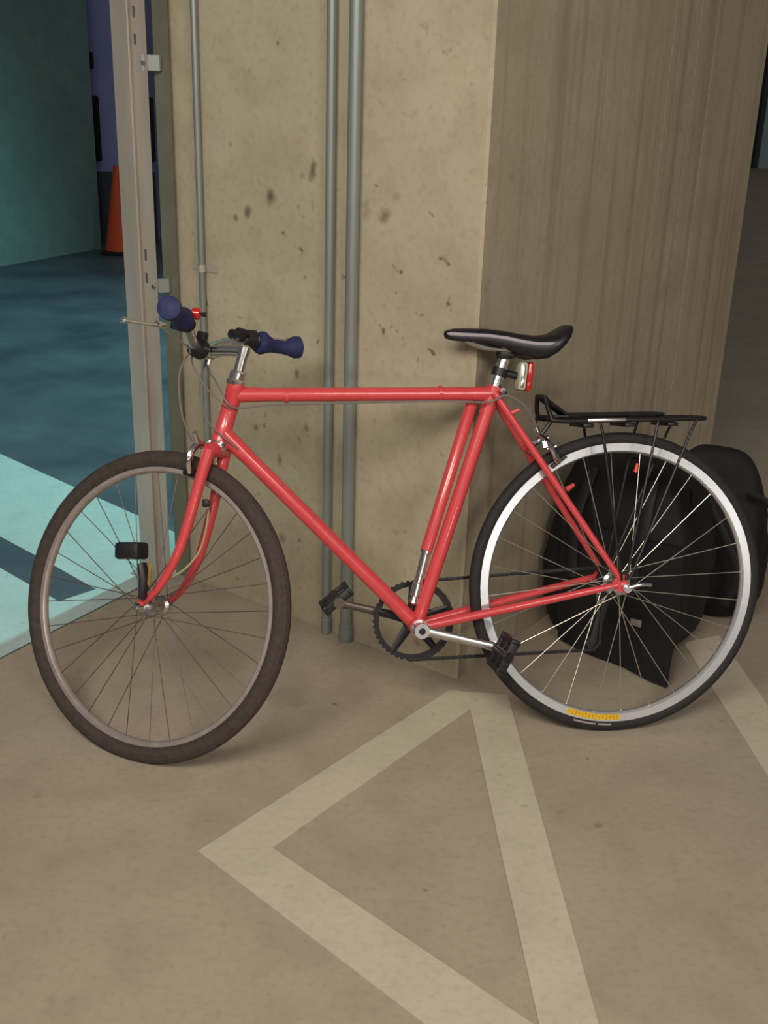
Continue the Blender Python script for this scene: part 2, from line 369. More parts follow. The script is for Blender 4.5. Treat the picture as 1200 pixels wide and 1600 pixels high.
for y in (98, 443):
    zc = onL(240, y, .04).z
    m = MB(); m.prism([sub(L3(sC + .012, .066, zc - .018)), sub(L3(sE + .02, .03, zc - .018)), sub(L3(sE + .02, .024, zc - .018)), sub(L3(sC + .012, .060, zc - .018))], .036, (0, 0, 1))
    br = m.build('bracket', galvb, post, smooth=False)
    for ss, of in ((sC + .004, .066), (sE + .03, .032)):
        cc = sub(L3(ss, of, zc)); MB().tube([cc, cc + NL * .006], .005, 6).build('bolt', chrome, br)
m = MB(); pth = [sub(L3(s, .069, 0.0)) for s in (sA - .01, sC)]
m.box((-.0, -.0, 0), (.0001, .0001, .0001)); m = MB()
m.prism([sub(L3(sA + .02, .10, 0.0016)), sub(L3(sE, .10, 0.0016)), sub(L3(sE, .005, 0.0016)), sub(L3(sA + .02, .005, 0.0016))], .005, (0, 0, 1)); m.build('base_plate', galv, post, smooth=False)

# ------------------------------------------------------------ far column, cone, right-hand far door
bp_ = W1 + V((.13, .35, 0)); dcol = .5
x0 = hit(140, 300, V((0, bp_.y, 0)), V((0, 1, 0))).x; x1 = hit(238, 300, V((0, bp_.y, 0)), V((0, 1, 0))).x
cr = empty('blue_column', Matrix.Translation((x0, bp_.y, 0)))
tag(cr, 'blue painted column with black corner guards in the far background behind the post', 'column')
MB().box((0, 0, 0), (x1 - x0, dcol, 3.0), .01).build('shaft', bluepaint, cr, smooth=False)
zt = hit(160, 150, V((0, bp_.y, 0)), V((0, 1, 0))).z; zb = hit(160, 252, V((0, bp_.y, 0)), V((0, 1, 0))).z
for xx in (-.02, x1 - x0 - .12):
    MB().box((xx, -.025, zb), (xx + .14, .12, zt), .012).build('corner_guard', guardm, cr, smooth=False)
MB().box((-.035, -.04, zt + .2), (.10, .05, zt + .32), .01).build('junction_box', guardm, cr, smooth=False)
MB().box((-.012, -.012, 0), (x1 - x0 + .012, .1, zb - .08), .005).build('kick_panel', mat('dark_slate_panel', srgb(58, 66, 84), .6, noise=.1, scale=4), cr, smooth=False)
cb = hit(190, 392, V((0, 0, .02)), V((0, 0, 1)))
cn = empty('traffic_cone', Matrix.Translation((cb.x, cb.y, 0)))
tag(cn, 'orange traffic cone half hidden behind the steel post in the far background', 'cone')
m = MB(); m.tube([(0, 0, .03), (0, 0, .035), (0, 0, .64), (0, 0, .66)], [.125, .12, .03, .024], 28); m.build('cone_body', orange, cn)
MB().box((-.135, -.135, 0), (.135, .135, .03), .012).build('base', guardm, cn)
# pale far door seen past the pillar's right edge
dq = hit(1195, 205, V((0, 20, 0)), V((0, 1, 0)))
dd_ = empty('door_1', Matrix.Translation((dq.x - .05, 19.96, 0))); tag(dd_, 'pale blue-grey far door at the right edge', kind='structure')
MB().box((0, 0, 0), (1.1, .04, 2.1)).build('door_leaf', mat('pale_door_paint', srgb(190, 215, 220), .5, noise=.1, scale=3), dd_, smooth=False)
MB().box((-.08, -.02, 0), (0, .05, 2.18)).build('door_frame', mat('door_frame_paint', srgb(60, 80, 80), .5, noise=.1), dd_, smooth=False)

# ------------------------------------------------------------ the bicycle
F = V((-0.98702248, -0.16058214, 0)); U = V((-0.04201063, 0.2582195, 0.96517242)); A = V((-0.15498945, 0.95264687, -0.26161461)); O = V((0.54282999, 2.21880748, 0.0008))
BM = frameM(F, -A, U, O); BMi = BM.inverted()
bike = empty('bicycle', BM)
tag(bike, 'coral red road bicycle with rear rack and blue grips leaning against the concrete pillar corner', 'bicycle')
def bpx(x, y, nn=0.0): return BMi @ hit(x, y, O - A * nn, A)     # bike-local point at near offset nn
def B(f, u, nn=0.0): return V((f, nn, u))
Sv = V((-0.285, 0, 0.958)).normalized(); Pv = V((0.958, 0, 0.285)).normalized(); Nv = V((0, 1, 0)); STA = 0.5918
fv = Pv * math.cos(STA) - Nv * math.sin(STA); nv = Nv * math.cos(STA) + Pv * math.sin(STA)
Tl = B(.878, .678) + Sv * .205
SM = frameM(fv, nv, Sv, Tl)       # steering-assembly coordinates: forward, near, up the steering axis
def spx(x, y, nn):
    W = BM @ SM; n_ = (W.to_3x3() @ V((0, 1, 0))).normalized(); p0 = W @ V((0, nn, 0)); return W.inverted() @ hit(x, y, p0, n_)

BB = B(.458, .268); SCl = B(.284, .776); DRn = .061
stx = (SCl - BB).normalized()
# frame
m = MB()
m.tube([BB, SCl + stx * .012], .0150, 20)
m.tube([B(.838, .779), B(.284, .774)], .0148, 20)
m.tube([B(.868, .698), BB], .0165, 20)
H0, H1 = B(.878, .678), B(.838, .801)
hd = (H1 - H0).normalized()
m.tube([H0, H0 + hd * .02, H0 + hd * .022, H1 - hd * .022, H1 - hd * .02, H1], [.0195, .0195, .0180, .0180, .0195, .0195], 24)
# lug sockets
m.tube([B(.868, .698), B(.868, .698).lerp(BB, .11)], [.0185, .0172], 20)
m.tube([B(.838, .779), B(.790, .7787)], [.0168, .0155], 20)
m.tube([B(.330, .7745), B(.284, .774)], [.0155, .0168], 20)
m.tube([SCl - stx * .05, SCl + stx * .014], [.0158, .0175], 20)
m.tube([BB + V((0, -.036, 0)), BB + V((0, .036, 0))], .0205, 24)
m.build('frame', red, bike)
def stay(name, a, b, r0, r1):
    pts = [V(a).lerp(V(b), t) for t in (0, .3, .7, 1)]
    return MB().tube(pts, [r0, r0, (r0 + r1) / 2, r1], 14).build(name, red, bike)
for sgn in (1, -1):
    stay('chainstay', BB + V((-.015, sgn * .022, 0)), B(.018, .350, sgn * DRn), .0098, .0075)
    stay('seatstay', B(.286, .776, sgn * .020), B(.010, .362, sgn * DRn), .0080, .0068)
    d = MB(); yy = sgn * DRn - .0025
    d.prism([B(.030, .356, yy), B(.020, .338, yy), B(-.006, .330, yy), B(-.010, .346, yy), B(.000, .372, yy), B(.014, .376, yy)], .005, (0, 1, 0))
    d.build('dropout', red, bike, smooth=False)
MB().tube([B(.200, .646, -.03), B(.200, .646, .03)], .006, 10).build('stay_bridge', red, bike)
q = bpx(885, 765, .045); q2 = bpx(897, 757, .045); MB().tube([q, q2], [.007, .004], 8).build('cable_stop', red, bike)
q = bpx(800, 645, .025); q2 = bpx(812, 640, .03); MB().tube([q, q2], [.005, .003], 8).build('cable_stop', red, bike)

# wheels
def wheel(name, Mx, Ro, ty, rimr, rimw, tm, rm, sm, nsp, flange, tread, hubm, hubw, phase=0.0):
    we = bpy.data.objects.new(name, None); col.objects.link(we); we.parent = bike; we.matrix_local = Mx; we.empty_display_size = .05
    c = Ro - ty; prof = []
    for k in range(18):
        a = 2 * math.pi * k / 18; prof.append((c + ty * math.cos(a), ty * 0.98 * math.sin(a)))
    if tread:
        prof = []
        for k in range(48):
            a = 2 * math.pi * k / 48; t_ = ty - (.0009 if (k % 4 in (2, 3) and math.cos(a) > 0.2) else 0); prof.append((c + t_ * math.cos(a), t_ * 0.98 * math.sin(a)))
    m = MB().lathe(prof, 144)
    tr = MB()
    m.build('tire', tm, we)
    ro, ri = rimr
    prof = [(ro, rimw), (ro + .002, rimw - .002), (ro + .001, -rimw + .002), (ro, -rimw), (ri + .004, -rimw), (ri, -rimw * .55), (ri - .001, 0), (ri, rimw * .55), (ri + .004, rimw)]
    MB().lathe(prof, 144).build('rim', rm, we)
    m = MB(); hw = hubw
    m.lathe([(.001, -hw - .012), (.009, -hw - .012), (.009, -hw), (.013, -hw + .002), (.013, -flange - .003), (flange_r, -flange - .0015), (flange_r, -flange + .0015), (.014, -flange + .006), (.011, 0),
             (.014, flange - .006), (flange_r, flange - .0015), (flange_r, flange + .0015), (.013, flange + .003), (.013, hw - .002), (.009, hw), (.009, hw + .012), (.001, hw + .012)], 28, closed=False)
    m.build('hub', hubm, we)
    for j in range(nsp):
        side = 1 if j % 2 else -1; grp = (j // 2) % 2
        ar = 2 * math.pi * (j + .5) / nsp + phase; ah = ar + (1 if grp else -1) * math.radians(62)
        p = V((flange_r * .88 * math.cos(ah), side * (flange + (.002 if grp else -.002)), flange_r * .88 * math.sin(ah)))
        q = V((ri * math.cos(ar), side * .003, ri * math.sin(ar)))
        MB().tube([p, q], .00105, 6).build('spoke', sm, we)
    nm = MB()
    return we
flange_r = .021
RC = B(-.003, .3425)
rw = wheel('rear_wheel', Matrix.Translation(RC), .342, .0140, (.3185, .2975), .0105, rubber, rimm, spk, 28, .030, False, satin, .060, phase=.06)
# front wheel
FA = V((.055, 0, -.583))
fwh = wheel('front_wheel', SM @ Matrix.Translation(FA), .3367, .0195, (.3010, .2880), .0095, rubber_brown, rimdark, spkd, 32, .030, True, satin, .046, phase=.02)
# rear wheel prints
def arc_patch(we, name, m_, r0, r1, y0, y1, a0, a1, n=16):
    mb_ = MB(); vs = []; 
    for i in range(n + 1):
        a = a0 + (a1 - a0) * i / n; dx, dz = math.sin(a), -math.cos(a)      # angle forward of the bottom
        vs += [V((r0 * dx, y0, r0 * dz)), V((r1 * dx, y1, r1 * dz)), V((r1 * dx, y1 - .002, r1 * dz)), V((r0 * dx, y0 - .002, r0 * dz))]
    fs = []
    for i in range(n):
        for k in range(4): fs.append((4 * i + k, 4 * i + (k + 1) % 4, 4 * i + 4 + (k + 1) % 4, 4 * i + 4 + k))
    fs += [(0, 1, 2, 3), (4 * n, 4 * n + 3, 4 * n + 2, 4 * n + 1)]
    return mb_.add(vs, fs).build(name, m_, we)
D = math.radians
dec = arc_patch(rw, 'rim_decal', yellow, .3015, .3145, .0112, .0112, D(-1.5), D(22.5)); dec['label'] = 'yellow lettered decal on the rim'
tl_ = MB()
for j in range(15):
    a = D(-0.2 + j * 1.53)
    for (ra, rb, a_a, a_b) in ((.3035, .3125, a, a + D(.22)), (.3075, .3085, a + D(.1), a + D(.8))) if j % 3 else ((.3035, .3045, a, a + D(.8)), (.3115, .3125, a, a + D(.8)), (.3035, .3125, a, a + D(.2))):
        vs = [V((r * math.sin(b), .0122, -r * math.cos(b))) for r, b in ((ra, a_a), (rb, a_a), (rb, a_b), (ra, a_b))]
        tl_.prism(vs, -.0008, (0, 1, 0))
tl_.build('decal_lettering', yelldk, rw, smooth=False)
arc_patch(rw, 'tire_label', palelab, .3225, .3325, .0145, .0118, D(9), D(18.5))
arc_patch(rw, 'tire_label', palelab, .3225, .3325, .0145, .0118, D(2.5), D(8))
# quick release / axle nut at rear
m = MB(); m.tube([B(0, .345, DRn), B(0, .345, DRn + .012)], .0085, 12); m.tube([B(0, .345, DRn + .012), B(0, .345, DRn + .020)], .005, 10); m.build('axle_nut', chrome, bike)
m = MB(); m.tube(spline([B(-.003, .346, DRn + .014), B(-.03, .352, DRn + .018), B(-.055, .350, DRn + .014)], 5), .004, 8); m.build('quick_release_lever', satin, bike)

# fork (in steering coordinates)
def S_(name, mb_, mt, parent=bike): return mb_.build(name, mt, parent, SM)
m = MB()
for sg in (1, -1):
    pts = spline([(0, sg * .031, -.222), (-.001, sg * .036, -.30), (-.002, sg * .040, -.40), (.004, sg * .044, -.47), (.024, sg * .047, -.535), (.053, sg * .049, -.578)], 6)
    k = len(pts); m.tube(pts, [.0135 - .0060 * (i / (k - 1)) for i in range(k)], 16)
    m.prism([(.046, sg * .049 - .002, -.566), (.062, sg * .049 - .002, -.566), (.066, sg * .049 - .002, -.590), (.050, sg * .049 - .002, -.592)], .004, (0, 1, 0))
m.tube([(0, -.036, -.226), (0, -.02, -.220), (0, .02, -.220), (0, .036, -.226)], [.013, .017, .017, .013], 16)
S_('fork', m, red)
m = MB(); m.tube([(0, 0, -.226), (0, 0, -.212), (0, 0, -.204)], [.016, .0205, .0185], 24); m.tube([(0, 0, -.204), (0, 0, -.200)], .021, 24); S_('lower_headset_cup', m, chrome)
m = MB(); m.tube([(0, 0, -.078), (0, 0, -.070), (0, 0, -.066), (0, 0, -.052), (0, 0, -.048)], [.019, .0205, .0165, .0175, .014], 24); S_('upper_headset_cup', m, chrome)
# stem
m = MB(); m.tube([(0, 0, -.055), (0, 0, -.006)], [.0115, .0115], 20); m.tube([(-.004, 0, -.004), (.03, 0, -.010), (.083, 0, -.022)], [.0125, .0120, .0115], 20)
m.tube([(0, 0, -.014), (0, 0, .004), (0, 0, .008)], [.0135, .0135, .008], 18)
m.tube([(.095, -.021, -.025), (.095, .021, -.025)], .0185, 20)
S_('stem', m, chrome)
MB().tube([(.078, 0, -.040), (.078, 0, -.052)], .0045, 6).build('stem_bolt', satin, bike, SM)
# handlebar: k positive = far side
HB = spline([(.012, -.232, .050), (.040, -.190, .040), (.058, -.150, .034), (.082, -.100, .020), (.094, -.045, -.020), (.095, 0, -.025), (.094, .045, -.020), (.080, .095, .002), (.066, .140, .018), (.050, .190, .025), (.034, .236, .030)], 5)
HB = [V(p) for p in HB]
m = MB(); m.tube(HB, .0112, 16); S_('handlebar', m, satin)
def grip(a, b, c_, name='grip', rad=1.0):
    P_ = [V(a).lerp(V(b), t) for t in (0, .06, .14, .24, .36, .62, .74, .86, .95, 1)]
    P_ = [p + V(c_) * (4 * t * (1 - t)) for p, t in zip(P_, (0, .06, .14, .24, .36, .62, .74, .86, .95, 1))]
    rr = [x * rad for x in (.014, .025, .027, .022, .0165, .0165, .020, .026, .0255, .014)]
    return S_(name, MB().tube(P_, rr, 22), bluef)
grip((.066, .138, .018), (.036, .242, .030), (.002, 0, 0), rad=.92).name = 'grip'
grip((.064, -.138, .030), (.008, -.240, .048), (.004, 0, -.006), rad=.98)
# brake levers
m = MB(); m.tube([(.066, .120, .012), (.066, .134, .016)], .0165, 16); m.box((.066, .116, -.004), (.10, .136, .018), .004); S_('lever_clamp', m, blackp)
m = MB(); m.tube([(.078, -.112, .026), (.066, -.132, .032)], .021, 16); m.tube([(.085, -.098, .030), (.112, -.105, .030)], [.013, .011], 12); S_('lever_clamp', m, blackp)
a_ = spx(252, 508, .125); b_ = spx(222, 505, .155); c_ = spx(193, 500, .185)
m = MB(); m.tube([a_, b_, c_], [.0055, .0045, .0060], 10, flat=(1.3, .8)); lv = S_('brake_lever', m, chrome)
MB().tube([a_ + V((0, -.012, 0)), a_ + V((.006, .010, 0))], .0068, 10).build('pivot', chrome, bike, SM)
m = MB(); bs = [c_ + (c_ - b_).normalized() * d for d in (-.006, -.003, .004, .008)]; m.tube(bs, [.002, .007, .007, .002], 10); S_('lever_tip', m, chrome)
a_ = spx(384, 523, -.110); b_ = spx(350, 531, -.125); c_ = spx(326, 539, -.150)
m = MB(); m.tube([a_, b_, c_], [.0042, .0036, .0042], 10, flat=(1.3, .8)); S_('brake_lever', m, satin)
a_ = spx(367, 519, -.09); b_ = spx(384, 526, -.09); MB().tube([a_, a_.lerp(b_, .2), a_.lerp(b_, .8), b_], [.005, .0135, .0150, .006], 12).build('thumb_shifter', blackp, bike, SM)
# band and fittings at the bar clamp
m = MB(); m.tube([(.095, .016, -.025), (.095, .036, -.022)], .0225, 16); m.box((.083, .018, -.012), (.104, .034, .012), .003); q = spx(318, 556, .02); S_('bar_clamp_band', m, blackp)
# little red bell behind the near grip
a_ = spx(299, 489, .13); b_ = spx(314, 491, .122)
m = MB(); m.tube([a_, a_.lerp(b_, .2), a_.lerp(b_, .85), b_], [.008, .0125, .0125, .007], 14); o = S_('bar_light', m, redlens); o['label'] = 'small red light behind the near grip'
m = MB(); c_ = spx(322, 492, .118); m.tube([b_, c_], [.0035, .0055], 8); S_('light_knob', m, blackp)
m = MB(); m.tube([spx(293, 493, .145), spx(300, 494, .14)], [.003, .004], 8); S_('light_band', m, chrome)
# cables
def cable(name, pts, r=.0022, mt=None): return MB().tube(spline(pts, 6), r, 8).build(name, mt or cablem, bike)
sp = lambda x, y, k: SM @ spx(x, y, k)
cable('front_brake_cable', [sp(258, 516, .12), sp(276, 530, .10), sp(297, 547, .07), sp(286, 566, .06), sp(279, 598, .06), sp(285, 650, .05), sp(300, 690, .02)], .0020)
cable('rear_brake_cable', [sp(330, 556, -.07), sp(322, 572, -.02), sp(340, 600, .02), bpx(354, 628, .03), bpx(372, 638, .022), bpx(420, 633, .016), bpx(560, 629, .014), bpx(690, 627, .014), bpx(762, 628, .03), bpx(790, 618, .035), bpx(818, 632, .03), bpx(834, 656, .02), bpx(838, 672, .012)], .0022)
cable('gear_cable', [sp(376, 528, -.09), sp(345, 536, -.06), sp(300, 556, .02), sp(318, 600, .03), bpx(346, 628, .028), bpx(360, 640, .022)], .0018)
cable('gear_cable', [sp(322, 560, -.03), sp(312, 610, .0), sp(326, 660, .02), bpx(346, 680, .03), bpx(372, 702, .02)], .0018)
cable('lamp_wire', [sp(326, 775, .0), sp(324, 815, .0), sp(313, 858, .0), sp(290, 888, .02), sp(262, 905, .04)], .0024, cabley)
MB().box((-.008, -.008, -.008), (.008, .008, .008), .003).build('wire_clip', blackp, bike, Matrix.Translation(sp(322, 786, .0)))
# cable clips under the top tube
for px in (448, 690): 
    c0 = bpx(px, 624, .014); MB().tube([V((c0.x - .004, 0, .7765)), V((c0.x + .004, 0, .7765))], .0165, 16).build('cable_clip', red, bike)
# front brake
m = MB()
for sg in (1, -1):
    m.tube(spline([(.026, sg * .004, -.214), (.034, sg * .030, -.222), (.034, sg * .043, -.250), (.030, sg * .030, -.280)], 5), [.0085] * 16, 10, flat=(1, .8))
m.tube([(.01, 0, -.222), (.046, 0, -.222)], .006, 10)
m.tube([(.034, .028, -.214), (.038, .044, -.196)], [.007, .005], 8)
S_('front_brake_caliper', m, chrome)
m = MB()
for sg in (1, -1): m.box((.012, sg * .018 - .005, -.290), (.056, sg * .018 + .005, -.277), .003)
S_('front_brake_pads', m, blackp)
# front axle nuts
for sg in (1, -1): S_('axle_nut', MB().tube([(.055, sg * .047, -.583), (.055, sg * .060, -.583), (.055, sg * .066, -.583)], [.0105, .0105, .006], 10), chrome)
# lamp on bracket beside the front hub
P1, P2, P3 = spx(222, 935, .066), spx(226, 905, .072), spx(222, 880, .072)
m = MB(); m.tube([P1, P2, P3], [.010, .014, .011], 10, flat=(1, .8)); S_('lamp_bracket', m, blackp)
lm = SM @ alignM(spx(196, 862, .074), spx(224, 862, .074), (0, 1, 0))
m = MB(); m.lathe([(.0005, 0), (.001, 0)], 4); m = MB()
m.box((-.016, -.022, -.014), (.020, .022, .046), .007); lamp = m.build('front_lamp', blackp, bike, lm)
MB().box((-.0155, -.014, .004), (-.012, .019, .036), .002).build('lamp_reflector', amber, lamp)
MB().box((-.004, .0, 0), (.004, .005, .05), .002).build('bracket_strip', amber, bike, SM @ alignM(spx(234, 915, .078), spx(236, 880, .078), (0, 1, 0)))

# seatpost and saddle
sp0 = SCl - stx * .03; sp1 = SCl + stx * .088
MB().tube([sp0, sp1], .0132, 20).build('seatpost', chrome, bike)
m = MB(); q = SCl + stx * .090; m.box((q.x - .018, -.02, q.z - .012), (q.x + .018, .02, q.z + .014), .005); m.build('saddle_clamp', blackm, bike)
sb = bpx(785, 610, .018); m = MB(); m.tube([V((sb.x, -.016, sb.z)), V((sb.x, .024, sb.z))], .0055, 10); m.tube([V((sb.x, .020, sb.z)), V((sb.x - .006, .026, sb.z - .006))], .004, 8); m.build('seat_bolt', chrome, bike)
# saddle shell: sections along its length (f from nose to tail)
m = MB(); sec = []
#      f     ztop   zbot  halfwidth
prof = [(.392, .905, .901, .004), (.388, .911, .893, .012), (.372, .915, .888, .017), (.340, .9155, .884, .020), (.300, .914, .880, .024), (.260, .909, .866, .032),
        (.230, .903, .850, .043), (.200, .899, .842, .056), (.175, .900, .845, .066), (.155, .905, .857, .070), (.138, .914, .874, .068), (.126, .921, .889, .060), (.118, .921, .904, .046)]
fine = []
for i in range(len(prof) - 1):
    for t in (0, .5): fine.append(tuple(prof[i][k] * (1 - t) + prof[i + 1][k] * t for k in range(4)))
fine.append(prof[-1]); NS = 24; vs = []
for (f, zt_, zb_, hw_) in fine:
    for k in range(NS):
        a = 2 * math.pi * k / NS; cx, sx = math.cos(a), math.sin(a)
        yy = hw_ * (abs(cx) ** .8) * (1 if cx >= 0 else -1)
        if sx >= 0: zz = zt_ - (1 - sx ** .8) * min(.016 + hw_ * .14, (zt_ - zb_) * .6)
        else:
            lo = zt_ - min(.016 + hw_ * .14, (zt_ - zb_) * .6); edge = zb_; zz = lo + (edge - lo) * (abs(sx) ** .35)
            if abs(cx) < .75: zz += .010 * (1 - abs(cx) / .75)
        vs.append(V((f, yy, zz)))
fs = []
for i in range(len(fine) - 1):
    for k in range(NS): fs.append((i * NS + k, i * NS + (k + 1) % NS, (i + 1) * NS + (k + 1) % NS, (i + 1) * NS + k))
fs += [tuple(range(NS)), tuple(range((len(fine) - 1) * NS, len(fine) * NS))[::-1]]
sad = m.add(vs, fs).build('saddle', leather, bike, angle=70)
pt = []
for (f, zt_, zb_, hw_) in fine[2:-7]:
    lo = zt_ - min(.016 + hw_ * .14, (zt_ - zb_) * .6); pt.append(V((f, hw_ * .99 + .0002, lo + .0035)))
pt = pt[:-1] + [pt[-1]]
o = MB().tube(pt, [.0015] + [.0040] * (len(pt) - 2) + [.001], 8).build('saddle_piping', greym, sad); o['label'] = 'thin grey edge line'
m = MB()
for sg in (1, -1): m.tube(spline([(.345, sg * .008, .888), (.300, sg * .018, .872), (.240, sg * .020, .866), (.190, sg * .022, .867), (.150, sg * .03, .874)], 5), .0035, 8)
m.build('saddle_rails', satin, sad)
# rear light on the seatpost
cc = SCl + stx * .047
m = MB(); m.tube([cc - stx * .009, cc + stx * .009], .0175, 18); e1_ = bpx(812, 588, .0); m.tube([cc, V((e1_.x, 0, e1_.z))], [.009, .008], 10); m.build('light_bracket', blackp, bike)
Lm = Matrix.Translation(bpx(817, 588, 0)) @ Matrix.Rotation(math.radians(-7), 4, 'Y')
rl = MB().box((-.004, -.024, -.031), (.014, .024, .030), .006).build('rear_light', clearm, bike, Lm)
MB().box((-.017, -.025, -.032), (-.004, .025, .032), .006).build('light_lens', redlens, rl)
MB().box((.002, .0238, -.026), (.010, .0255, .024), .001).build('light_trim', chrome, rl)

# rear brake
RBc = B(.188, .655)
m = MB()
for sg in (1, -1):
    a0 = bpx(846, 684, sg * .006); a1 = bpx(858, 694, sg * .034); a2 = bpx(866, 710, sg * .036); a3 = bpx(872, 722, sg * .026)
    m.tube(spline([a0, a1, a2, a3], 5), .0092, 10, flat=(1, .8))
m.tube([bpx(838, 690, 0), bpx(856, 684, 0)], .007, 10)
m.tube([bpx(850, 690, .03), bpx(852, 700, .034)], .006, 8)
m.build('rear_brake_caliper', chrome, bike)
m = MB(); m.tube([bpx(826, 691, .03), bpx(840, 690, .03)], .0035, 8); m.tube([bpx(855, 702, .036), bpx(870, 697, .04)], .003, 8); m.build('brake_bolt', chrome, bike)
for sg in (1, -1):
    p, q = bpx(862, 730, sg * .0175), bpx(884, 712, sg * .0175); MB().tube([p, q], .0062, 8, flat=(1, .8)).build('brake_pad', blackp, bike)
m = MB(); m.tube([bpx(833, 654, .012), bpx(836, 662, .012)], .0058, 10); m.tube([bpx(838, 668, .012), bpx(840, 675, .012)], .0055, 10); m.build('cable_adjuster', chrome, bike)

# pump along the seat tube
p0, p1, p2 = B(.4660, .314), B(.4345, .434), B(.3305, .757)
m = MB(); m.tube([p1, p2 - (p2 - p1).normalized() * .006, p2], [.0132, .0132, .009], 18); pu = m.build('pump', red, bike)
dv = (p0 - p1).normalized(); Lp = (p0 - p1).length
m = MB(); m.tube([p1, p1 + dv * .006, p1 + dv * .008, p1 + dv * (Lp - .05), p1 + dv * (Lp - .048), p1 + dv * (Lp - .02), p1 + dv * (Lp - .018), p1 + dv * (Lp - .004), p1 + dv * Lp],
    [.0132, .0132, .0098, .0098, .0125, .0125, .009, .0115, .007], 18); o = m.build('pump_handle', chrome, pu); o['label'] = 'chrome pump handle'
for t in (.2, .35, .5, .65, .8):
    c = p1.lerp(p0, t * .62); MB().tube([c, c + dv * .002], .0112, 16).build('handle_ring', chrome, bike)
c = p1.lerp(p2, .80); MB().tube([c - dv * .002, c + dv * .002], .0140, 18).build('pump_band', red, bike)
m = MB(); m.tube([p0 + dv * .001, p0 + dv * .012], [.006, .0045], 12); m.build('pump_peg', blackp, bike)

# cranks, chainring, pedals
cax = (V((.293, 0, .225)) - V((BB.x, 0, BB.z))).normalized()
MB().tube([BB + V((0, -.07, 0)), BB + V((0, .06, 0))], .0085, 14).build('bottom_bracket_axle', satin, bike)
MB().tube([BB + V((0, .036, 0)), BB + V((0, .044, 0))], .019, 20).build('bottom_bracket_cup', chrome, bike)
def crank(sg, mt, name):
    c0 = BB + V((0, sg * .058, 0)); dr_ = cax * sg; e = c0 + dr_ * .170 + V((0, sg * .010, 0))
    m = MB(); m.tube([c0, c0.lerp(e, .15), c0.lerp(e, .85), e], [.0135, .0105, .0088, .0115], 14, flat=(.62, 1))
    m.tube([c0 + V((0, -.011, 0)), c0 + V((0, .011, 0))], .0165, 20)
    m.tube([e + V((0, -.008, 0)), e + V((0, .008, 0))], .0125, 16)
    o = m.build(name, mt, bike); return e
e_near = crank(1, satin, 'crank_arm')
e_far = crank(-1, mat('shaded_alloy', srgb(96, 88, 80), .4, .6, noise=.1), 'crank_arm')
MB().tube([BB + V((0, .066, 0)), BB + V((0, .0725, 0))], [.008, .007], 12).build('crank_bolt', blackm, bike)
def pedal(e, sg, tilt):
    Mx = Matrix.Translation(e + V((0, sg * .012, 0))) @ Matrix.Rotation(tilt, 4, 'Y')
    m = MB(); y0, y1 = (0, .088) if sg > 0 else (-.088, 0)
    m.box((-.040, y0, -.011), (-.028, y1, .011), .003); m.box((.028, y0, -.011), (.040, y1, .011), .003)
    m.box((-.038, y0, -.010), (.038, y0 + .012, .010), .003); m.box((-.038, y1 - .012, -.010), (.038, y1, .010), .003)
    m.tube([(0, y0, 0), (0, y1, 0)], .012, 14); m.box((-.036, (y0 + y1) / 2 - .006, -.008), (.036, (y0 + y1) / 2 + .006, .008), .002)
    o = m.build('pedal', blackp, bike, Mx)
    MB().tube([(0, -sg * .014, 0), (0, 0, 0)], .0065, 12).build('pedal_spindle', chrome, o)
    for xx in (-.0405, .0395): MB().box((xx, (y0 + y1) / 2 - .022, -.006), (xx + .001, (y0 + y1) / 2 + .022, .006)).build('pedal_reflector', satin, o, smooth=False)
pedal(e_near, 1, math.radians(62)); pedal(e_far, -1, math.radians(38))
# chainring
m = MB(); n = 44; ro = .0895; vs = []
cy = -.045
ring_o = []
for i in range(n * 4):
    a = 2 * math.pi * i / (n * 4); rr = ro + (.0025 if i % 4 in (0, 1) else -.001); ring_o.append((rr, a))
k = len(ring_o); ri_ = .078
for yy in (-.002, .002):
    vs += [V((BB.x + r * math.cos(a), cy + yy, BB.z + r * math.sin(a))) for r, a in ring_o]
    vs += [V((BB.x + ri_ * math.cos(a), cy + yy, BB.z + ri_ * math.sin(a))) for r, a in ring_o]
fs = []
for i in range(k):
    j = (i + 1) % k; fs += [(i, j, k + j, k + i), (2 * k + i, 3 * k + i, 3 * k + j, 2 * k + j), (i, 2 * k + i, 2 * k + j, j), (k + i, k + j, 3 * k + j, 3 * k + i)]
m.add(vs, fs)
for i in range(5):
    a = 2 * math.pi * i / 5 + .30; p = V((BB.x + .082 * math.cos(a), cy, BB.z + .082 * math.sin(a)))
    m.tube([V((BB.x, cy - .004, BB.z)), p], [.0135, .0075], 10, flat=(.4, 1))
m.tube([V((BB.x, cy - .006, BB.z)), V((BB.x, cy + .003, BB.z))], .024, 20)
m.build('chainring', blackm, bike, angle=25)
# sprockets, derailleur, chain
ax0 = V((RC.x, 0, RC.z)); m = MB()
for i, r in enumerate((.038, .034, .031, .028, .025, .022)):
    yy = -.034 - i * .0042
    m.tube([ax0 + V((0, yy - .001, 0)), ax0 + V((0, yy + .001, 0))], r, 26)
m.build('sprockets', blackm, bike)
J1 = V((.004, -.052, .300)); J2 = V((.034, -.050, .196))
m = MB(); m.tube([ax0 + V((0, -.062, 0)), J1 + V((.01, -.01, .01))], [.010, .011], 10); m.box((J1.x - .012, -.066, J1.z - .012), (J1.x + .018, -.052, J1.z + .014), .004); m.build('rear_derailleur', satin, bike)
m = MB(); m.tube([J1 + V((0, .004, 0)), J2 + V((0, .004, 0))], [.011, .011], 10, flat=(.15, 1)); m.tube([J1 + V((0, -.006, 0)), J2 + V((0, -.006, 0))], [.011, .011], 10, flat=(.15, 1)); m.build('derailleur_cage', blackm, bike)
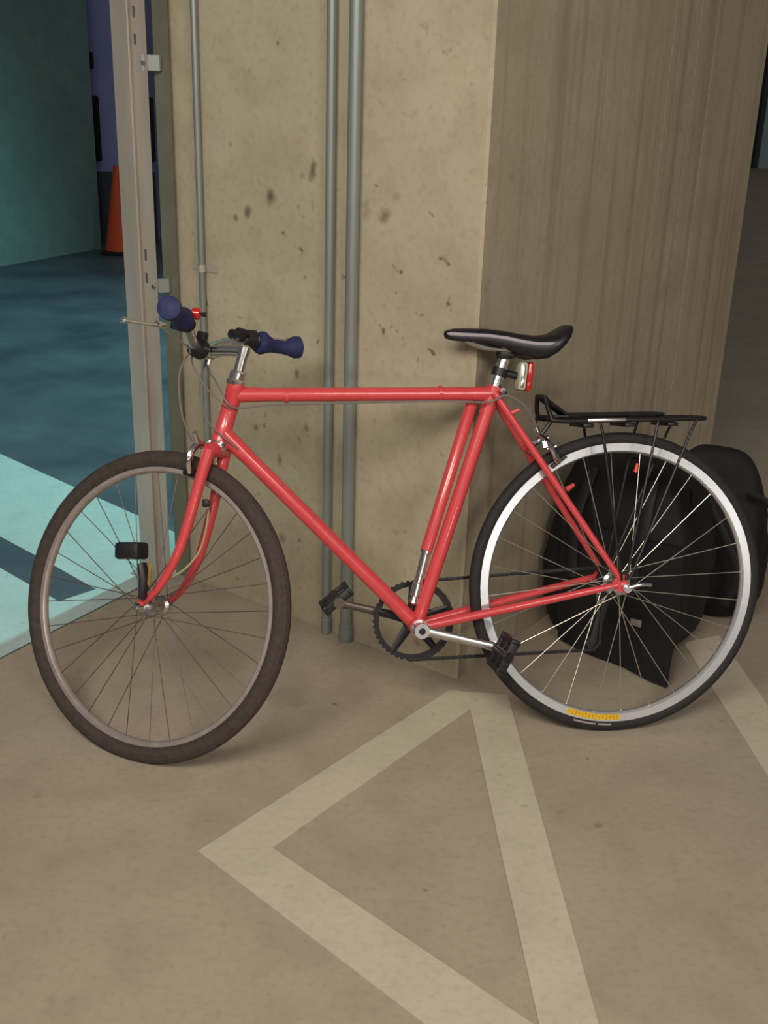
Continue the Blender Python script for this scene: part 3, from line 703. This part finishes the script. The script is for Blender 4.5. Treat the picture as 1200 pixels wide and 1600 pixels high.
for J in (J1, J2): MB().tube([J + V((0, -.003, 0)), J + V((0, .002, 0))], .0155, 16).build('pulley', blackp, bike)
ych = -.045
def arc(c, r, a0, a1, n): return [V((c.x + r * math.cos(a0 + (a1 - a0) * i / n), ych, c.z + r * math.sin(a0 + (a1 - a0) * i / n))) for i in range(n + 1)]
path = arc(BB, .0905, D(100), D(-85 + 360), 16)[::1]
path += [V((J2.x, ych, J2.z - .016))] + [V((J2.x - .014, ych, J2.z + .0)), V((J1.x + .010, ych, J1.z - .006)), V((J1.x + .016, ych, J1.z + .008))]
path += arc(ax0, .033, D(-60), D(-255), 10)
path.append(path[0])
dense = []
for a, b in zip(path[:-1], path[1:]):
    nn = max(1, int((b - a).length / .0127 + .5))
    for i in range(nn): dense.append(a.lerp(b, i / nn))
m = MB(); nd = len(dense)
for i in range(nd):
    a, b = dense[i], dense[(i + 1) % nd]; t = (b - a); 
    if t.length < 1e-4: continue
    yo = .0022 if i % 2 else .0036
    for sgy in (1, -1):
        m.tube([a + V((0, sgy * yo, 0)) - t * .18, a.lerp(b, .5) + V((0, sgy * yo, 0)), b + V((0, sgy * yo, 0)) + t * .18], [.0040, .0032, .0040], 6, flat=(.25, 1))
    m.tube([a + V((0, -.004, 0)), a + V((0, .004, 0))], .0034, 6)
ch_ = m.build('chain', blackm, bike); ch_['kind'] = 'stuff'

# rack
rz = .714; fr, rr_ = bpx(866, 657, .05).x, bpx(1103, 655, .05).x
m = MB()
lift = bpx(849, 620, 0)
for sg in (1, -1):
    m.tube(spline([(lift.x + .005, sg * .030, lift.z), (fr + .008, sg * .05, rz + .012), (fr - .012, sg * .055, rz), (0, sg * .058, rz), (rr_ + .02, sg * .055, rz), (rr_, sg * .035, rz)], 6), .0052, 10)
m.tube([(lift.x + .005, -.030, lift.z), (lift.x + .005, .030, lift.z)], .0052, 10)
m.tube([(rr_, -.035, rz), (rr_, .035, rz)], .0052, 10)
m.tube([(fr - .03, 0, rz), (rr_, 0, rz)], .0048, 10)
for f in (fr - .012, .03, -.05, -.12, -.18): m.tube([(f, -.056, rz), (f, .056, rz)], .0045, 8)
m.build('rack_platform', blackm, bike)
# sprung clip
m = MB(); sl0, sl1 = bpx(850, 622, .02), bpx(886, 650, .02)
for sg in (1, -1): m.tube([V((sl0.x, sg * .022, sl0.z)), V((sl1.x, sg * .026, sl1.z + .002)), V((rr_ + .09, sg * .026, rz + .010))], .0045, 8)
m.box((sl1.x, -.03, sl1.z - .002), (sl0.x - .004, .03, sl1.z + .002), 0, Matrix.Identity(4)); m = m
m.tube([V((rr_ + .09, -.026, rz + .010)), V((rr_ + .09, .026, rz + .010))], .0045, 8)
m.build('spring_clip', blackm, bike)
q = MB().prism([V((sl0.x, -.02, sl0.z)), V((sl1.x, -.025, sl1.z)), V((sl1.x, .025, sl1.z)), V((sl0.x, .02, sl0.z))], .003, (0.6, 0, .8)).build('clip_plate', blackm, bike, smooth=False)
for sg in (1, -1):
    for px, bx in ((937, .010), (1028, .000), (1088, -.008)):
        f0 = bpx(px, 660, sg * .055).x if sg > 0 else bpx(px, 660, .055).x
        MB().tube([V((f0, sg * .057, rz - .002)), V((f0 * .9, sg * .062, rz - .03)), V((bx, sg * (DRn + .006), .362))], .0033, 8).build('rack_strut', blackm, bike)
for px0, px1 in ((918, 978),): 
    a0, a1 = bpx(px0, 655, .06), bpx(px1, 655, .06); MB().box((a1.x, .058, rz - .003), (a0.x, .0635, rz + .004), .001).build('rack_plate', satin, bike)
for px in (920, 985, 1052):
    a0 = bpx(px, 662, .05); MB().box((a0.x - .012, -.05, rz - .016), (a0.x + .012, .05, rz - .007), .002).build('rack_lug', blackm, bike)
q = bpx(993, 738, .06); o = MB().tube([q, bpx(996, 724, .06)], [.0050, .003], 10).build('rack_reflector', orange, bike); o['label'] = 'small orange reflector on a rack strut'
m = MB(); m.tube([V((fr - .01, 0, rz)), V((.205, 0, .640))], .0045, 8); m.build('rack_stay', blackm, bike)
MB().tube([B(.03, .345, DRn + .004), B(.045, .338, DRn + .006)], .004, 8).build('eyelet_bolt', chrome, bike)

# ------------------------------------------------------------ bags behind the rear wheel
def bag(name, label, base, ux, uy, w_, d_, h_, lean, seed, cat='bag', tilt=0.0, taper=.75, nn=5.0):
    """soft bag: a subdivided rounded box, bulged and creased; ux across, uy depth"""
    rnd = random.Random(seed); bm = bmesh.new(); bmesh.ops.create_cube(bm, size=2)
    bmesh.ops.subdivide_edges(bm, edges=bm.edges[:], cuts=13, use_grid_fill=True)
    from mathutils import noise as nz
    for q in bm.verts:
        c = q.co.copy(); n_ = nn
        Lp_ = (abs(c.x) ** n_ + abs(c.y) ** n_ + abs(c.z) ** n_) ** (1 / n_)
        c = c / max(Lp_, 1e-6); t = (c.z + 1) / 2
        tp = 1 - (1 - taper) * t ** 2
        x = c.x * w_ / 2 * tp * (1 + .06 * math.sin(t * 3.1)); y = c.y * d_ / 2 * (1 - .45 * t ** 2) * (1 + .10 * math.sin(t * 3.1)); z = t * h_
        f = nz.noise(V((x * 9 + seed, y * 9, z * 7))) * .018 + nz.noise(V((x * 22, y * 22 + seed, z * 18))) * .007
        if t > .02: x += f * (1 if c.x > 0 else -1); y += f * (1 if c.y > 0 else -1)
        x += tilt * z; y += lean * z
        q.co = V((x, y, z))
    bm.verts.ensure_lookup_table(); vs = [q.co.copy() for q in bm.verts]; fs = [[q.index for q in f.verts] for f in bm.faces]; bm.free()
    r = empty(name, frameM(ux, uy, V((0, 0, 1)), V(base))); tag(r, label, cat)
    MB().add(vs, fs).build('body', bagm, r, angle=60); return r
# bag 1 stands square to the pillar between its right face and the wheel
bc = V((.717, 2.475, .004)) + LD * .19 + RD * .125
b1 = bag('backpack', 'black nylon backpack seen through the rear wheel spokes, leaning on the pillar', bc, -LD, RD, .375, .25, .50, .0, 3, taper=.82, nn=7)
fl_ = MB()
def strap(r, pts, wd, mt=bagt, name='strap', th=.004):
    return MB().tube(spline(pts, 6), wd, 8, flat=(.25, 1)).build(name, mt, r)
fp = [(-.20, -.165, .30), (.18, -.155, .30), (.20, -.20, .12), (.10, -.30, .0), (-.12, -.33, .0), (-.22, -.21, .12)]
m = MB(); rows = 8; cols_ = 8; vs = []
for i in range(rows + 1):
    t = i / rows
    for j in range(cols_ + 1):
        s = j / cols_; x = -.13 + .33 * s + .02 * t; y = -.136 - .05 * t ** 1.6 * s + .006 * math.sin(j * 1.3 + i); z = .34 * (1 - t) + .006 + .006 * math.sin(j + i * .7) * (1 - t)
        vs.append(V((x, y, z)))
nV = len(vs); vs += [p + V((0, .012, 0)) for p in vs]
fs = []
for i in range(rows):
    for j in range(cols_):
        a = i * (cols_ + 1) + j; q = (a, a + 1, a + cols_ + 2, a + cols_ + 1); fs.append(q); fs.append(tuple(k + nV for k in q[::-1]))
edge = [j for j in range(cols_ + 1)] + [i * (cols_ + 1) + cols_ for i in range(1, rows + 1)] + [rows * (cols_ + 1) + j for j in range(cols_ - 1, -1, -1)] + [i * (cols_ + 1) for i in range(rows - 1, 0, -1)]
for a, b in zip(edge, edge[1:] + edge[:1]): fs.append((a, b, b + nV, a + nV))
m.add(vs, fs).build('front_flap', bagm, b1)
strap(b1, [(-.08, -.08, .48), (-.09, -.135, .36), (-.08, -.15, .20)], .014)
strap(b1, [(.08, -.08, .48), (.09, -.135, .36), (.08, -.15, .20)], .014)
MB().box((.10, -.170, .13), (.13, -.158, .15), .003).build('buckle', satin, b1)
# bag 2 to the right
b2 = bag('pannier_bag', 'black rounded pannier bag at right, showing beyond the rear tire beside the pillar edge', (.915, 2.865, .004), V((.93, -.37, 0)).normalized(), V((.37, .93, 0)).normalized(), .30, .20, .46, .12, 11, taper=.78, tilt=-.05, nn=3.5)
strap(b2, [(-.06, -.10, .40), (.02, -.135, .30), (.08, -.14, .18), (.06, -.13, .08)], .012)
m = MB(); m.tube(spline([(.07, -.06, .38), (.13, -.09, .37), (.155, -.10, .30), (.145, -.11, .22)], 5), .010, 8, flat=(.4, 1)); m.build('carry_handle', bagt, b2)
MB().box((-.05, -.150, .215), (.01, -.138, .232), .003, Matrix.Rotation(.0, 4, 'Y')).build('buckle', satin, b2)
